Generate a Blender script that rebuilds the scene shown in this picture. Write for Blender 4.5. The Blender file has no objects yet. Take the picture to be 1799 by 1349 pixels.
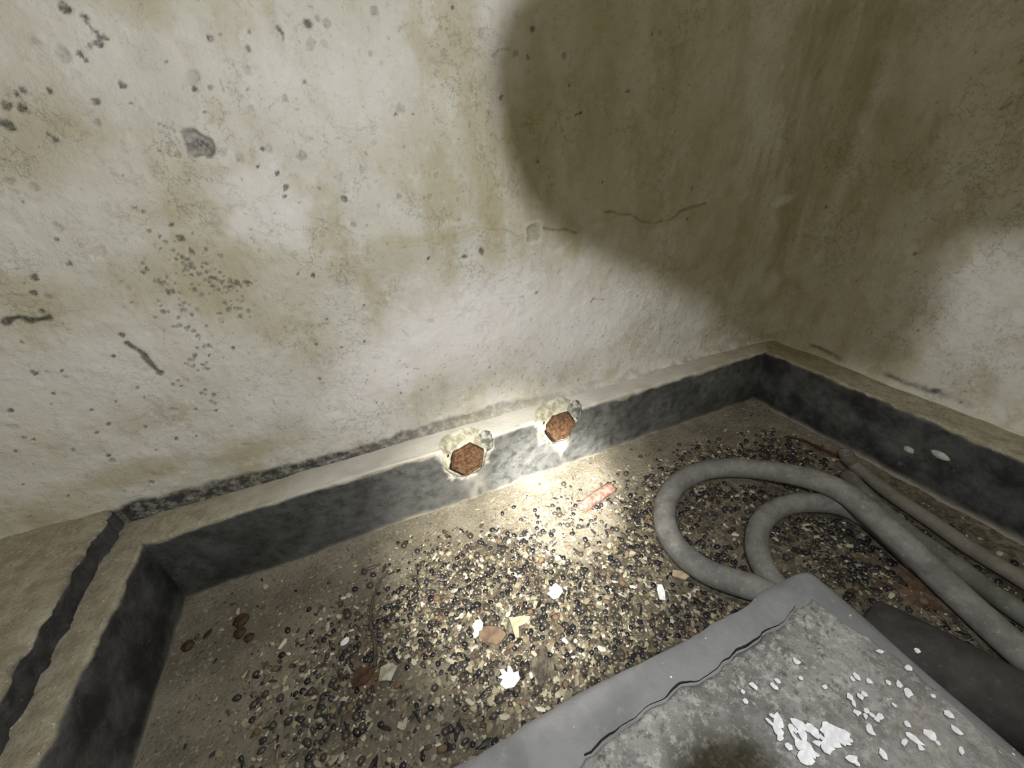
import bpy, bmesh, math, random
import numpy as np
from mathutils import Vector, Matrix, Quaternion

SC = bpy.context.scene
COL = SC.collection
random.seed(7)
RNG = np.random.default_rng(11)

# ------------------------------------------------------------------ camera, world, lights, exposure
CAM=(-1.0458,-0.6881,0.6452); RIGHT=(0.918353, -0.390714, -0.063015); UP=(0.247194, 0.44194, 0.862313); FWD=(0.309069, 0.807484, -0.502439); LENS=14.0184
V = Vector
r_, u_, f_ = V(RIGHT), V(UP), V(FWD)
cam = bpy.data.cameras.new('camera')
cam.sensor_fit = 'HORIZONTAL'; cam.sensor_width = 36; cam.lens = LENS
cam.clip_start = .01; cam.clip_end = 50
camo = bpy.data.objects.new('camera', cam); COL.objects.link(camo)
camo.matrix_world = Matrix(((r_.x, u_.x, -f_.x, CAM[0]), (r_.y, u_.y, -f_.y, CAM[1]), (r_.z, u_.z, -f_.z, CAM[2]), (0, 0, 0, 1)))
SC.camera = camo

w = bpy.data.worlds.new('dim_room'); SC.world = w; w.use_nodes = True
w.node_tree.nodes['Background'].inputs[0].default_value = (.80, .735, .48, 1)
w.node_tree.nodes['Background'].inputs[1].default_value = .37

LAMP = V(CAM) + .09 * r_ + .07 * u_          # the flash, just above and right of the camera; added lamp sits here
def light(name, kind, loc, energy, color, radius, target=None, cone=None, blend=None):
    l = bpy.data.lights.new(name, kind); l.energy = energy; l.color = color; l.shadow_soft_size = radius
    o = bpy.data.objects.new(name, l); COL.objects.link(o); o.location = loc
    if target is not None:
        o.rotation_euler = (V(target) - V(loc)).to_track_quat('-Z', 'Y').to_euler()
    if cone: l.spot_size = math.radians(cone); l.spot_blend = blend
    return o
light('camera_flash', 'POINT', LAMP, 12, (.985, 1.0, 1.02), .0024)  # flash beside the camera, housed in the added lamp
TORCH = V(CAM) - .05 * r_ + .03 * u_ - .06 * f_
light('torch_halo', 'SPOT', TORCH, 6.5, (1.0, .93, .96), .012, (-.80, -.05, .03), 60, .75)
light('torch_core', 'SPOT', TORCH, 235, (1.0, .97, .9), .008, (-.750, -.128, 0), 20, 1.0)
light('torch_tail', 'SPOT', TORCH, 82, (1.0, .96, .84), .008, (-.85, -.185, 0), 41, 1.0)

SC.view_settings.view_transform = 'Standard'; SC.view_settings.look = 'None'
SC.view_settings.gamma = 1; SC.view_settings.use_curve_mapping = False
SC.view_settings.exposure = 0

# ------------------------------------------------------------------ helpers
def fade(t): return t * t * (3 - 2 * t)
def hsh(i, j, s):
    n = (i.astype(np.int64) * 374761393 + j.astype(np.int64) * 668265263 + s * 1442695041) & 0xffffffff
    n = ((n ^ (n >> 13)) * 1274126177) & 0xffffffff
    return ((n ^ (n >> 16)) & 0xffff) / 65535.0
def noise(x, y, sc, s=0):
    x = np.asarray(x, float) * sc; y = np.asarray(y, float) * sc
    i = np.floor(x); j = np.floor(y); a = fade(x - i); b = fade(y - j)
    return (hsh(i, j, s) * (1 - a) + hsh(i + 1, j, s) * a) * (1 - b) + (hsh(i, j + 1, s) * (1 - a) + hsh(i + 1, j + 1, s) * a) * b
def fbm(x, y, sc, o=4, s=0):
    t = 0; amp = .5; tot = 0
    for k in range(o):
        t = t + amp * noise(x, y, sc * 2 ** k, s + k * 17); tot += amp; amp *= .55
    return t / tot
def sstep(a, b, x): return fade(np.clip((x - a) / (b - a), 0, 1))

def props(o, label=None, cat=None, group=None, kind=None):
    for k, v in (('label', label), ('category', cat), ('group', group), ('kind', kind)):
        if v: o[k] = v
    return o
def link(name, me, m=None, parent=None):
    o = bpy.data.objects.new(name, me); COL.objects.link(o)
    if m is not None and not me.materials: me.materials.append(m)
    if parent is not None: o.parent = parent
    return o
def empty(name, loc, label, cat, group=None):
    o = bpy.data.objects.new(name, None); COL.objects.link(o); o.location = loc; o.empty_display_size = .05
    return props(o, label, cat, group)
def mesh_np(name, verts, quads, attr=None, smooth=True):
    me = bpy.data.meshes.new(name)
    verts = np.asarray(verts, np.float32); quads = np.asarray(quads, np.int32)
    k = quads.shape[1]; n = len(quads)
    me.vertices.add(len(verts)); me.vertices.foreach_set('co', verts.ravel())
    me.loops.add(n * k); me.loops.foreach_set('vertex_index', quads.ravel())
    me.polygons.add(n); me.polygons.foreach_set('loop_start', np.arange(n, dtype=np.int32) * k)
    me.update(calc_edges=True)
    me.polygons.foreach_set('use_smooth', np.full(n, smooth))
    if attr is not None:
        a = me.attributes.new('wear', 'FLOAT_COLOR', 'POINT')
        a.data.foreach_set('color', np.asarray(attr, np.float32).ravel())
    me.validate(); return me
def grid_quads(nu, nv, flip=False):
    i = np.arange(nu * nv).reshape(nu, nv)
    q = np.stack([i[:-1, :-1], i[1:, :-1], i[1:, 1:], i[:-1, 1:]], -1).reshape(-1, 4)
    return q[:, ::-1] if flip else q
def from_bm(name, bm, m, parent=None, smooth=False):
    me = bpy.data.meshes.new(name); bmesh.ops.recalc_face_normals(bm, faces=bm.faces); bm.to_mesh(me); bm.free()
    if smooth:
        me.polygons.foreach_set('use_smooth', np.full(len(me.polygons), True))
    return link(name, me, m, parent)

# ------------------------------------------------------------------ materials
class NT:
    def __init__(s, name, rough=.9, spec=.3):
        s.m = bpy.data.materials.new(name); s.m.use_nodes = True; s.t = s.m.node_tree
        s.b = s.t.nodes['Principled BSDF']; s.b.inputs['Roughness'].default_value = rough
        s.b.inputs['Specular IOR Level'].default_value = spec
        s.co = s.t.nodes.new('ShaderNodeTexCoord').outputs['Object']
    def n(s, typ, **kw):
        x = s.t.nodes.new(typ)
        for k, v in kw.items():
            if k in x.inputs: s.put(x.inputs[k], v)
            else: setattr(x, k, v)
        return x
    def put(s, sock, v):
        if isinstance(v, bpy.types.NodeSocket): s.t.links.new(v, sock)
        elif isinstance(v, tuple) and len(v) == 3 and sock.type == 'RGBA': sock.default_value = (*v, 1)
        else: sock.default_value = v
    def noise(s, sc, det=5, rough=.6, stretch=None, off=0):
        co = s.co
        if stretch or off:
            mp = s.n('ShaderNodeMapping'); s.put(mp.inputs['Vector'], co)
            mp.inputs['Scale'].default_value = stretch or (1, 1, 1); mp.inputs['Location'].default_value = (off, off * .7, -off)
            co = mp.outputs[0]
        x = s.n('ShaderNodeTexNoise', Scale=sc, Detail=det, Roughness=rough); s.put(x.inputs['Vector'], co)
        return x.outputs[0]
    def vor(s, sc, feature='F1'):
        x = s.n('ShaderNodeTexVoronoi', Scale=sc); x.feature = feature; s.put(x.inputs['Vector'], s.co)
        return x.outputs['Distance']
    def ramp(s, v, a, b, lo=0., hi=1.):
        x = s.n('ShaderNodeMapRange'); x.interpolation_type = 'SMOOTHSTEP'
        for k, q in (('Value', v), ('From Min', a), ('From Max', b), ('To Min', lo), ('To Max', hi)): s.put(x.inputs[k], q)
        return x.outputs[0]
    def mul(s, a, b, op='MULTIPLY'):
        x = s.n('ShaderNodeMath', operation=op); s.put(x.inputs[0], a); s.put(x.inputs[1], b); return x.outputs[0]
    def mix(s, f, a, b):
        x = s.n('ShaderNodeMix', data_type='RGBA'); s.put(x.inputs[0], f); s.put(x.inputs[6], a); s.put(x.inputs[7], b); return x.outputs[2]
    def attr(s):
        x = s.n('ShaderNodeAttribute', attribute_name='wear')
        y = s.n('ShaderNodeSeparateColor'); s.put(y.inputs[0], x.outputs['Color'])
        return y.outputs[0], y.outputs[1], y.outputs[2], x.outputs['Alpha']
    def done(s, color, height=None, dist=.002, strength=1., rough=None):
        s.put(s.b.inputs['Base Color'], color)
        if rough is not None: s.put(s.b.inputs['Roughness'], rough)
        if height is not None:
            x = s.n('ShaderNodeBump', Strength=strength, Distance=dist); s.put(x.inputs['Height'], height)
            s.put(s.b.inputs['Normal'], x.outputs[0])
        return s.m

def plaster():
    k = NT('old_plaster', .92, .2)
    pit, stain, white, smear = k.attr()
    c = k.mix(k.ramp(k.noise(5, 6, .65), .36, .66), (.54, .52, .455), (.63, .615, .575))
    c = k.mix(k.ramp(k.noise(17, 5, .6, (1, 1, .55), 3), .46, .66, 0, .8), c, (.45, .41, .30))
    c = k.mix(k.ramp(k.noise(38, 6, .7, None, 9), .55, .70, 0, .7), c, (.66, .645, .60))
    c = k.mix(k.ramp(k.noise(120, 4, .7, None, 2), .55, .70, 0, .6), c, (.36, .33, .25))
    c = k.mix(k.mul(stain, k.ramp(k.noise(14, 6, .7, (1, 1, .25), 5), .3, .62, .45, 1)), c, (.37, .325, .20))
    ln = k.mul(k.ramp(k.mul(k.mul(k.noise(26, 7, .68, None, 21), .5, 'SUBTRACT'), 0., 'ABSOLUTE'), 0, .012, 1, 0), k.ramp(k.noise(5.5, 4, .6, None, 31), .46, .60, 0, .55))
    c = k.mix(ln, c, (.20, .185, .14))
    c = k.mix(k.ramp(k.noise(300, 4, .7, None, 41), .64, .70, 0, .55), c, (.22, .20, .155))
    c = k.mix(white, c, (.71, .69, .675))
    c = k.mix(k.mul(smear, k.ramp(k.noise(60, 5, .7), .25, .6, .35, 1)), c, (.050, .050, .048))
    c = k.mix(k.mul(pit, k.ramp(k.noise(220, 3, .6), .2, .55, .55, 1)), c, (.075, .072, .062))
    h = k.mul(k.mul(k.noise(70, 7, .72), 1.0), k.mul(k.noise(420, 3, .6), .25), 'ADD')
    h = k.mul(h, k.mul(ln, .6), 'SUBTRACT')
    h = k.mul(h, k.mul(k.ramp(k.noise(34, 6, .7), .44, .66), .7), 'ADD')
    return k.done(c, h, .0022, .55)
def kerb_paint():
    k = NT('black_kerb_paint', .6, .35)
    paint, dirt, pale, _ = k.attr()
    top = k.mix(k.ramp(k.noise(40, 6, .7), .35, .65), (.25, .22, .16), (.36, .33, .262))
    top = k.mix(k.ramp(k.noise(260, 3, .7), .60, .70), top, (.58, .55, .48))
    top = k.mix(k.ramp(k.noise(30, 5, .7, (1, .22, 1), 6), .60, .72, 0, .6), top, (.50, .465, .38))
    top = k.mix(k.ramp(k.noise(170, 5, .75, None, 16), .56, .68, 0, .7), top, (.13, .11, .075))
    blk = k.mix(k.ramp(k.noise(11, 6, .68), .38, .66), (.020, .020, .0205), (.078, .079, .081))
    blk = k.mix(k.ramp(k.noise(70, 6, .75, None, 4), .58, .76), blk, (.12, .12, .115))
    blk = k.mix(k.mul(dirt, k.ramp(k.noise(45, 6, .7, None, 8), .3, .62, .15, 1)), blk, (.17, .175, .165))
    c = k.mix(paint, top, blk)
    c = k.mix(pale, c, (.57, .55, .50))
    h = k.mul(k.noise(70, 6, .7), k.mul(k.noise(330, 3, .6), .3), 'ADD')
    return k.done(c, h, .003, .8, k.ramp(paint, 0, 1, .92, .62))
def floor_mat():
    k = NT('dusty_concrete', .93, .2)
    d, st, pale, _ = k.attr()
    c = k.mix(k.ramp(k.noise(9, 6, .65), .34, .66), (.150, .132, .098), (.255, .232, .18))
    c = k.mix(k.ramp(k.noise(150, 4, .7), .55, .68, 0, .8), c, (.36, .335, .27))
    c = k.mix(k.ramp(k.noise(190, 4, .7, None, 5), .56, .66, 0, .75), c, (.07, .06, .045))
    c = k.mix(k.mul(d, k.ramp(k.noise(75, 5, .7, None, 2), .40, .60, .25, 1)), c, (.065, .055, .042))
    c = k.mix(st, c, (.15, .075, .04))
    h = k.mul(k.noise(200, 5, .7), k.mul(k.noise(50, 4, .6), .8), 'ADD')
    return k.done(c, h, .003, .9)
def simple(name, c1, c2, sc=80, rough=.8, spec=.3, bump=.001, lo=.38, hi=.62):
    k = NT(name, rough, spec)
    n = k.noise(sc, 5, .65)
    return k.done(k.mix(k.ramp(n, lo, hi), c1, c2), n, bump, .7)
def rnd_mat(name, stops, rough, spec):
    """colour by island so that alike bits differ a little"""
    k = NT(name, rough, spec)
    g = k.n('ShaderNodeNewGeometry').outputs['Random Per Island']
    x = k.n('ShaderNodeValToRGB'); x.color_ramp.interpolation = 'CONSTANT'
    while len(x.color_ramp.elements) < len(stops): x.color_ramp.elements.new(.5)
    for e, (p, c) in zip(x.color_ramp.elements, stops): e.position = p; e.color = (*c, 1)
    k.put(x.inputs[0], g)
    return k.done(x.outputs[0])
def border_mat():
    k = NT('grey_painted_cement', .8, .3)
    c = k.mix(k.ramp(k.noise(16, 5, .6), .35, .65), (.112, .112, .115), (.162, .162, .166))
    c = k.mix(k.ramp(k.noise(90, 5, .7, None, 3), .58, .75, 0, .6), c, (.21, .20, .19))
    c = k.mix(k.ramp(k.vor(95), .055, .10, 1, 0), c, k.mix(k.ramp(k.noise(33), .52, .6), c, (.62, .61, .57)))
    h = k.mul(k.noise(60, 6, .7), k.mul(k.noise(400, 3, .6), .2), 'ADD')
    return k.done(c, h, .002, .7)
def screed_mat():
    k = NT('worn_screed', .9, .25)
    edge, dark, _, _ = k.attr()
    c = k.mix(k.ramp(k.noise(20, 6, .7, None, 2), .36, .62), (.115, .112, .105), (.205, .20, .188))
    c = k.mix(k.mul(k.ramp(k.noise(115, 6, .78, None, 6), .48, .62), edge), c, (.29, .285, .265))
    c = k.mix(k.mul(k.ramp(k.noise(150, 5, .78, None, 8), .52, .64), edge), c, (.085, .083, .076))
    c = k.mix(k.ramp(k.noise(9, 5, .6, None, 4), .55, .72, 0, .6), c, (.16, .135, .105))
    c = k.mix(k.ramp(k.noise(130, 4, .7, None, 12), .66, .72, 0, .8), c, (.5, .49, .47))
    h = k.mul(k.noise(80, 6, .75), k.mul(k.noise(300, 3, .6), .3), 'ADD')
    return k.done(c, h, .004, .8)
def hose_mat(name, a, b, dust):
    k = NT(name, .75, .35)
    c = k.mix(k.ramp(k.noise(30, 6, .7), .36, .64), a, b)
    c = k.mix(k.ramp(k.noise(110, 5, .7, None, 3), .55, .72, 0, .7), c, dust)
    c = k.mix(k.ramp(k.noise(60, 4, .7, None, 7), .62, .74, 0, .6), c, tuple(q * .4 for q in a))
    return k.done(c, k.noise(160, 4, .6), .0008, .6)
def rust_mat():
    k = NT('rust', .95, .2)
    c = k.mix(k.ramp(k.noise(130, 6, .75), .36, .62), (.065, .031, .016), (.20, .112, .062))
    c = k.mix(k.ramp(k.noise(300, 4, .7, None, 3), .6, .72), c, (.42, .32, .24))
    return k.done(c, k.noise(180, 6, .75), .004, 1)
M = dict(plaster=plaster(), kerb=kerb_paint(), floor=floor_mat(), border=border_mat(), screed=screed_mat(), rust=rust_mat(),
    hose=hose_mat('dusty_grey_rubber', (.135, .135, .128), (.215, .215, .20), (.33, .33, .31)),
    hose_dark=hose_mat('dark_rubber', (.026, .025, .023), (.045, .043, .040), (.075, .072, .067)),
    hose_brown=hose_mat('dusty_brown_rubber', (.13, .115, .095), (.18, .162, .14), (.24, .22, .19)),
    hose_green=hose_mat('dusty_green_grey_rubber', (.085, .086, .075), (.14, .142, .126), (.27, .28, .25)),
    collar=simple('pale_mortar', (.25, .235, .165), (.46, .445, .365), 60, .95, .2, .006),
    collar_grey=simple('grey_mortar', (.11, .115, .105), (.33, .335, .30), 55, .95, .2, .004, .42, .56),
    black=rnd_mat('black_pebble', [(0, (.010, .010, .013)), (.35, (.016, .015, .018)), (.6, (.028, .026, .027)), (.82, (.05, .043, .034))], .36, .5),
    blackish=rnd_mat('dark_bits', [(0, (.012, .011, .012)), (.4, (.03, .026, .022)), (.62, (.07, .055, .038)), (.82, (.13, .10, .065))], .45, .5),
    chips=rnd_mat('pale_bits', [(0, (.27, .24, .17)), (.25, (.37, .34, .255)), (.45, (.20, .165, .105)), (.64, (.13, .10, .065)), (.78, (.55, .53, .46)), (.84, (.08, .062, .045))], .7, .3),
    brown=simple('brown_pebble', (.11, .07, .04), (.21, .145, .085), 120, .5, .4, .0006),
    flake_dimmed=simple('dimmed_white_flake', (.46, .46, .485), (.58, .58, .60), 150, .75, .3, .0004),  # white flake with the block's weaker light mixed into the colour
    flake=simple('white_paint_flake', (.66, .66, .68), (.80, .80, .81), 150, .7, .3, .0004),
    pinkish=simple('pinkish_tube', (.17, .075, .055), (.30, .20, .165), 90, .5, .4, .001),
    hole=simple('dark_hollow', (.012, .010, .009), (.026, .022, .02), 90, .9, .1),
    twig=simple('dry_root', (.045, .038, .032), (.095, .08, .065), 150, .85, .2, .001),
    scrap_brown=simple('brown_scrap', (.10, .068, .045), (.17, .12, .08), 60, .8, .3, .001),
    scrap_tan=simple('tan_scrap', (.36, .27, .17), (.50, .40, .28), 60, .8, .3, .001),
    rusty_band=simple('rust_brown_band', (.042, .020, .014), (.085, .042, .026), 90, .85, .3, .001),
    clod=simple('dark_brown_clod', (.03, .02, .012), (.085, .055, .03), 130, .9, .2, .002),
    daub=simple('pale_daub', (.34, .35, .32), (.50, .51, .47), 150, .8, .3, .0004),
    lamp_black=simple('lamp_black_metal', (.012, .012, .013), (.02, .02, .022), 40, .5, .4, .0002))
k = NT('lamp_glass', .2, .5); M['lens'] = k.done((.8, .8, .78))

# ------------------------------------------------------------------ dimensions
H=.15; W1=0.0659; W2=0.0886; KL=1.4459; W3=0.0475; SD=0.0368
HB = .225

# ------------------------------------------------------------------ plaster walls
def stamp(u0, v0, res, A, u, v, rad, fn):
    """run fn(array view, du, dv) on the patch of the grid around (u, v)"""
    i0 = max(int((u - rad - u0) / res), 0); i1 = int((u + rad - u0) / res) + 2
    j0 = max(int((v - rad - v0) / res), 0); j1 = int((v + rad - v0) / res) + 2
    s = (slice(i0, i1), slice(j0, j1))
    if A['U'][s].size: fn({k: a[s] for k, a in A.items()}, A['U'][s] - u, A['W'][s] - v)

def wall_fields(u0, u1, v0, v1, res, seed):
    U, W = np.meshgrid(np.arange(u0, u1 + res * .5, res), np.arange(v0, v1 + res * .5, res), indexing='ij')
    Z = np.zeros_like(U)
    A = dict(U=U, W=W, D=Z.copy(), P=Z.copy(), S=Z.copy(), K=Z.copy(), B=Z.copy())
    A['D'] += (fbm(U, W, 3.2, 3, seed) - .5) * .010 + (fbm(U, W, 26, 4, seed + 5) - .5) * .0030
    A['D'] += sstep(.5, .62, fbm(U, W, 34, 4, seed + 9)) * .0009
    return A
def pit(A, o, res, x, z, r, depth=None, dark=1., ring=0.):
    r = max(r * .66, res * .75)
    depth = r * .45 if depth is None else depth; sd = int(abs(x * 9931 + z * 7919) * 100) % 997
    def fn(a, du, dv):
        ang = np.arctan2(dv, du); rr = np.hypot(du, dv) * (1 + .35 * (noise(np.cos(ang) * 1.3 + 5, np.sin(ang) * 1.3 + 5, 1.0, sd) * 2 - 1))
        k = 1 - sstep(r * .72, r * 1.08, rr)
        a['D'] -= depth * k * (.75 + .5 * noise(du, dv, 2.2 / r, sd))
        a['P'][:] = np.maximum(a['P'], k * dark * (.55 + .45 * noise(du, dv, 3.5 / r, sd + 3)))
        if ring:
            g = np.exp(-((rr - r * 1.25) / (r * .22)) ** 2)
            a['D'] += g * ring * r * .05; a['K'][:] = np.maximum(a['K'], g * .22 * ring)
    stamp(o[0], o[1], res, A, x, z, r * 2.2, fn)
def blob(A, o, res, key, x, z, rx, rz, amt, sd=1, tilt=0., add=0.):
    c, s = math.cos(tilt), math.sin(tilt)
    def fn(a, du, dv):
        p = (du * c + dv * s) / rx; q = (-du * s + dv * c) / rz
        k = 1 - sstep(.35, 1.1, np.hypot(p, q) * (1 + .7 * (fbm(a['U'], a['W'], 1.6 / min(rx, rz), 3, sd) - .5)))
        a[key][:] = np.maximum(a[key], k * amt); a['D'] += add * k
    stamp(o[0], o[1], res, A, x, z, max(rx, rz) * 1.8, fn)
def crack(A, o, res, pts, wid, depth, dark, sd=0):
    for (x0, z0), (x1, z1) in zip(pts[:-1], pts[1:]):
        n = max(int(math.hypot(x1 - x0, z1 - z0) / (res * 1.2)), 1)
        for i in range(n):
            t = i / n; x = x0 + (x1 - x0) * t; z = z0 + (z1 - z0) * t
            x += (float(noise(x, z, 60, sd)) - .5) * .008; z += (float(noise(x, z, 60, sd + 4)) - .5) * .008
            wd = wid * (.4 + 1.2 * float(noise(x, z, 90, sd + 8)))
            def fn(a, du, dv):
                k = 1 - sstep(wd * .5, wd * 1.3, np.hypot(du, dv))
                a['D'][:] -= k * depth * .25; a['P'][:] = np.maximum(a['P'], k * dark)
            stamp(o[0], o[1], res, A, x, z, wd * 1.6, fn)
def cluster(A, o, res, x, z, rx, rz, n, rmin, rmax, sd, tilt=0.):
    g = np.random.default_rng(sd); c, s = math.cos(tilt), math.sin(tilt)
    for _ in range(n):
        a, b = g.normal(0, .5, 2); p, q = a * rx, b * rz
        pit(A, o, res, x + p * c - q * s, z + p * s + q * c, g.uniform(rmin, rmax), dark=g.uniform(.55, 1))

# left wall: plane y = 0, room on the -y side
RES = .0021
o = (-2.60, .02)
A = wall_fields(o[0], .012, o[1], 1.06, RES, 1)
U, W = A['U'], A['W']
A['D'] += .022 * np.exp(-np.clip(-U, 0, 9) / .022)                                     # coved corner
A['D'] += .004 * np.exp(-((U + .03) / .05) ** 2) * fbm(U, W, 20, 3, 4)
A['D'] += .014 * np.exp(-np.clip(W - H, 0, 9) / .014) * sstep(-1.0, -.6, U)             # mortar fillet above the kerb
# big round scars with paler rings, then dark holes and chips: (x, z, radius)
for x, z, r, d in [(-1.2689,0.7640,0.0110,0.3500),(-1.1557,0.7461,0.0120,0.3000),(-1.0645,0.6574,0.0090,0.5000),(-0.9214,0.7080,0.0090,0.4500),(-0.9323,0.8102,0.0080,0.5000),(-0.9925,0.7977,0.0070,0.5000),(-1.1391,0.6601,0.0080,0.3000),(-1.1575,0.6663,0.0070,0.3000),(-1.2039,0.6679,0.0070,0.3500),(-0.7906,0.7905,0.0090,0.4000),(-0.6639,0.4363,0.0090,0.1200),(-0.7395,0.7689,0.0070,0.5500),(-0.6583,0.7660,0.0080,0.5500),(-1.3472,0.3322,0.0080,0.2500),(-0.9457,0.5970,0.0060,0.4000),(-1.0651,0.7222,0.0060,0.4000),(-1.0180,0.7782,0.0080,0.3000),(-1.3714,0.6528,0.0070,0.4000),(-1.3545,0.6438,0.0070,0.2500),(-1.3556,0.6005,0.0080,0.2000),(-1.3298,0.5666,0.0100,0.1200),(-0.8977,0.5925,0.0060,0.3000),(-0.8430,0.6162,0.0060,0.2000),(-0.4772,0.7963,0.0080,0.1200),(-0.4945,0.7959,0.0030,0.8000),(-0.5376,0.7213,0.0040,0.5000),(-0.4597,0.7224,0.0050,0.5000),(-0.9480,0.7675,0.0050,0.4000),(-1.0540,0.6180,0.0050,0.5000),(-1.1029,0.6683,0.0070,0.3500),(-1.1073,0.7131,0.0070,0.3000),(-1.1867,0.6833,0.0060,0.3000),(-0.4229,0.6574,0.0050,0.2500)]:
    pit(A, o, RES, x, z, r, r * .22, d, .8)
x, z = (-1.1790,0.6799)
pit(A, o, RES, x, z, .0235, .012, .62, .0)
cluster(A, o, RES, x + .004, z - .007, .014, .010, 14, .0022, .0075, 77, -.7)
for x, z, r in [(-1.0239,0.6004,0.0070),(-1.0160,0.7960,0.0090),(-0.8223,0.4984,0.0090),(-0.8541,0.4942,0.0065),(-1.2491,0.8038,0.0080),(-1.2343,0.7953,0.0050),(-1.2333,0.7748,0.0060),(-1.2457,0.8013,0.0060),(-1.2247,0.7792,0.0040),(-1.1258,0.7813,0.0060),(-1.3378,0.7220,0.0070),(-1.3262,0.7192,0.0070),(-1.3467,0.7055,0.0090),(-1.2595,0.7237,0.0060),(-1.2283,0.7378,0.0060),(-1.3125,0.6895,0.0050),(-1.3167,0.6952,0.0030),(-1.1599,0.7326,0.0050),(-1.2405,0.5724,0.0070),(-1.1982,0.5061,0.0050),(-1.1843,0.5038,0.0050),(-1.4042,0.5477,0.0070),(-1.3650,0.5591,0.0050),(-1.4650,0.4299,0.0060),(-1.4365,0.4266,0.0040),(-1.3555,0.4604,0.0060),(-1.3764,0.4331,0.0050),(-1.0491,0.3784,0.0045),(-1.0962,0.4993,0.0060),(-1.1007,0.6395,0.0060),(-1.1005,0.6113,0.0050),(-1.0957,0.6216,0.0060),(0.0804,0.4788,0.0040),(-1.2432,0.5906,0.0050),(-1.2697,0.5868,0.0040),(-1.2727,0.6142,0.0030),(-1.2661,0.6089,0.0030),(-1.1216,0.6491,0.0040),(-1.1091,0.6699,0.0040),(-0.9283,0.7015,0.0040),(-0.9042,0.7008,0.0030),(-0.9243,0.6611,0.0030),(-0.8285,0.8163,0.0040),(-0.7665,0.7166,0.0060),(-0.9162,0.5004,0.0045),(-0.5772,0.5865,0.0030),(-0.5341,0.7212,0.0035),(-0.7069,0.6279,0.0040),(-0.6478,0.7304,0.0030),(-0.3434,0.2132,0.0030),(-0.5557,0.2768,0.0030),(-0.2403,0.2051,0.0040),(-0.4715,0.3529,0.0030),(-0.3644,0.4994,0.0035),(-1.0951,0.4296,0.0030),(-1.0870,0.3767,0.0030),(-1.1236,0.3907,0.0040),(-1.2366,0.4108,0.0050),(-1.3618,0.5881,0.0030),(-1.2947,0.7337,0.0040),(-1.2536,0.7655,0.0050),(-1.2510,0.7607,0.0040),(-1.2412,0.7728,0.0040),(-1.3174,0.7341,0.0050),(-1.3248,0.7317,0.0040),(-1.4134,0.5299,0.0060),(-1.4162,0.5080,0.0050),(-1.4541,0.4731,0.0040),(-1.4604,0.3972,0.0040),(-1.5120,0.3853,0.0050),(-1.4365,0.3610,0.0040),(-1.4294,0.3331,0.0050),(-1.4041,0.3656,0.0030),(-1.4475,0.3237,0.0040),(-1.4836,0.3049,0.0040),(-1.3731,0.3810,0.0040),(-1.3916,0.3148,0.0040),(-1.3639,0.2826,0.0050),(-1.4531,0.2820,0.0050),(-1.5376,0.3256,0.0040),(-1.5130,0.3369,0.0040),(-1.3379,0.2789,0.0030),(-1.2957,0.3156,0.0040),(-1.3955,0.2712,0.0030),(-1.5266,0.2313,0.0030),(-1.5604,0.2700,0.0030)]:
    pit(A, o, RES, x, z, r)
for pts, wd, dk in (([(-1.4543,0.4991),(-1.4393,0.5013),(-1.4314,0.4950),(-1.4097,0.4982)], .004, .95), ([(-1.3509,0.4490),(-1.3455,0.4281),(-1.3427,0.4108),(-1.3388,0.3955)], .0035, .9), ([(-1.0521,0.7883),(-1.0482,0.7751)], .002, .85), ([(-1.2297,0.7824),(-1.2307,0.7739),(-1.2351,0.7916)], .002, .8), ([(-0.6345,0.6884),(-0.6194,0.6965)], .0022, 1), ([(-1.2874,0.5533),(-1.3039,0.5372),(-1.3333,0.5269)], .001, .25), ([(-1.0645,0.5815),(-1.0378,0.5626),(-1.0085,0.5467)], .001, .25), ([(-0.5892,0.3623),(-0.5826,0.3709),(-0.5608,0.3594)], .0015, .7), ([(-1.2084,0.7019),(-1.1953,0.6915)], .0015, .6), ([(-1.1845,0.4246),(-1.1706,0.3917)], .0012, .5)):
    crack(A, o, RES, pts, wd, .002, dk)
x, z = (-1.3388,0.3955); pit(A, o, RES, x, z, .008)
for (x, z), rx, rz, n, tilt, sd in (((-1.2257,0.5149), .05, .035, 55, -.9, 1), ((-1.2502,0.5455), .028, .008, 18, -1.1, 2), ((-1.2753,0.5008), .05, .009, 26, -1.0, 3), ((-1.2789,0.4458), .05, .012, 26, -1.05, 4), ((-1.2910,0.3973), .02, .012, 16, -1, 5), ((-1.2143,0.4678), .03, .02, 16, 0, 6), ((-1.1881,0.5036), .03, .008, 10, 0, 7), ((-1.3021,0.3499), .03, .01, 12, -1, 8)):
    cluster(A, o, RES, x, z, rx, rz, n, .0018, .0050, sd, tilt)
g = np.random.default_rng(5)
for _ in range(420):                                                                    # small blow-holes, thick at the left, thinner rightwards
    x = g.uniform(-1.9, 0); z = g.uniform(.16, 1.0)
    if g.uniform() < (.9 if x < -1.0 else .3 if x < -.6 else .10): pit(A, o, RES, x, z, float(np.clip(g.exponential(.0016) + .0015, .0015, .006)), dark=g.uniform(.4, .95))
for _ in range(240):                                                                    # pin holes low on the wall
    x = g.uniform(-1.1, -.25); z = g.uniform(.17, .34); pit(A, o, RES, x, z, g.uniform(.0010, .0022), dark=g.uniform(.4, .9))
for _ in range(150):                                                                    # shallow rings of old bubbles
    x = g.uniform(-1.9, -.7); z = g.uniform(.2, 1.0); pit(A, o, RES, x, z, g.uniform(.003, .009), .0006, g.uniform(.05, .35), 1.)
for _ in range(90):
    x = g.uniform(-1.9, -.75); z = g.uniform(.18, .95); t = g.uniform(0, 3.1); l = g.uniform(.008, .03)
    crack(A, o, RES, [(x, z), (x + l * math.cos(t), z + l * math.sin(t))], .0012, .001, g.uniform(.15, .5), 3)
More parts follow.
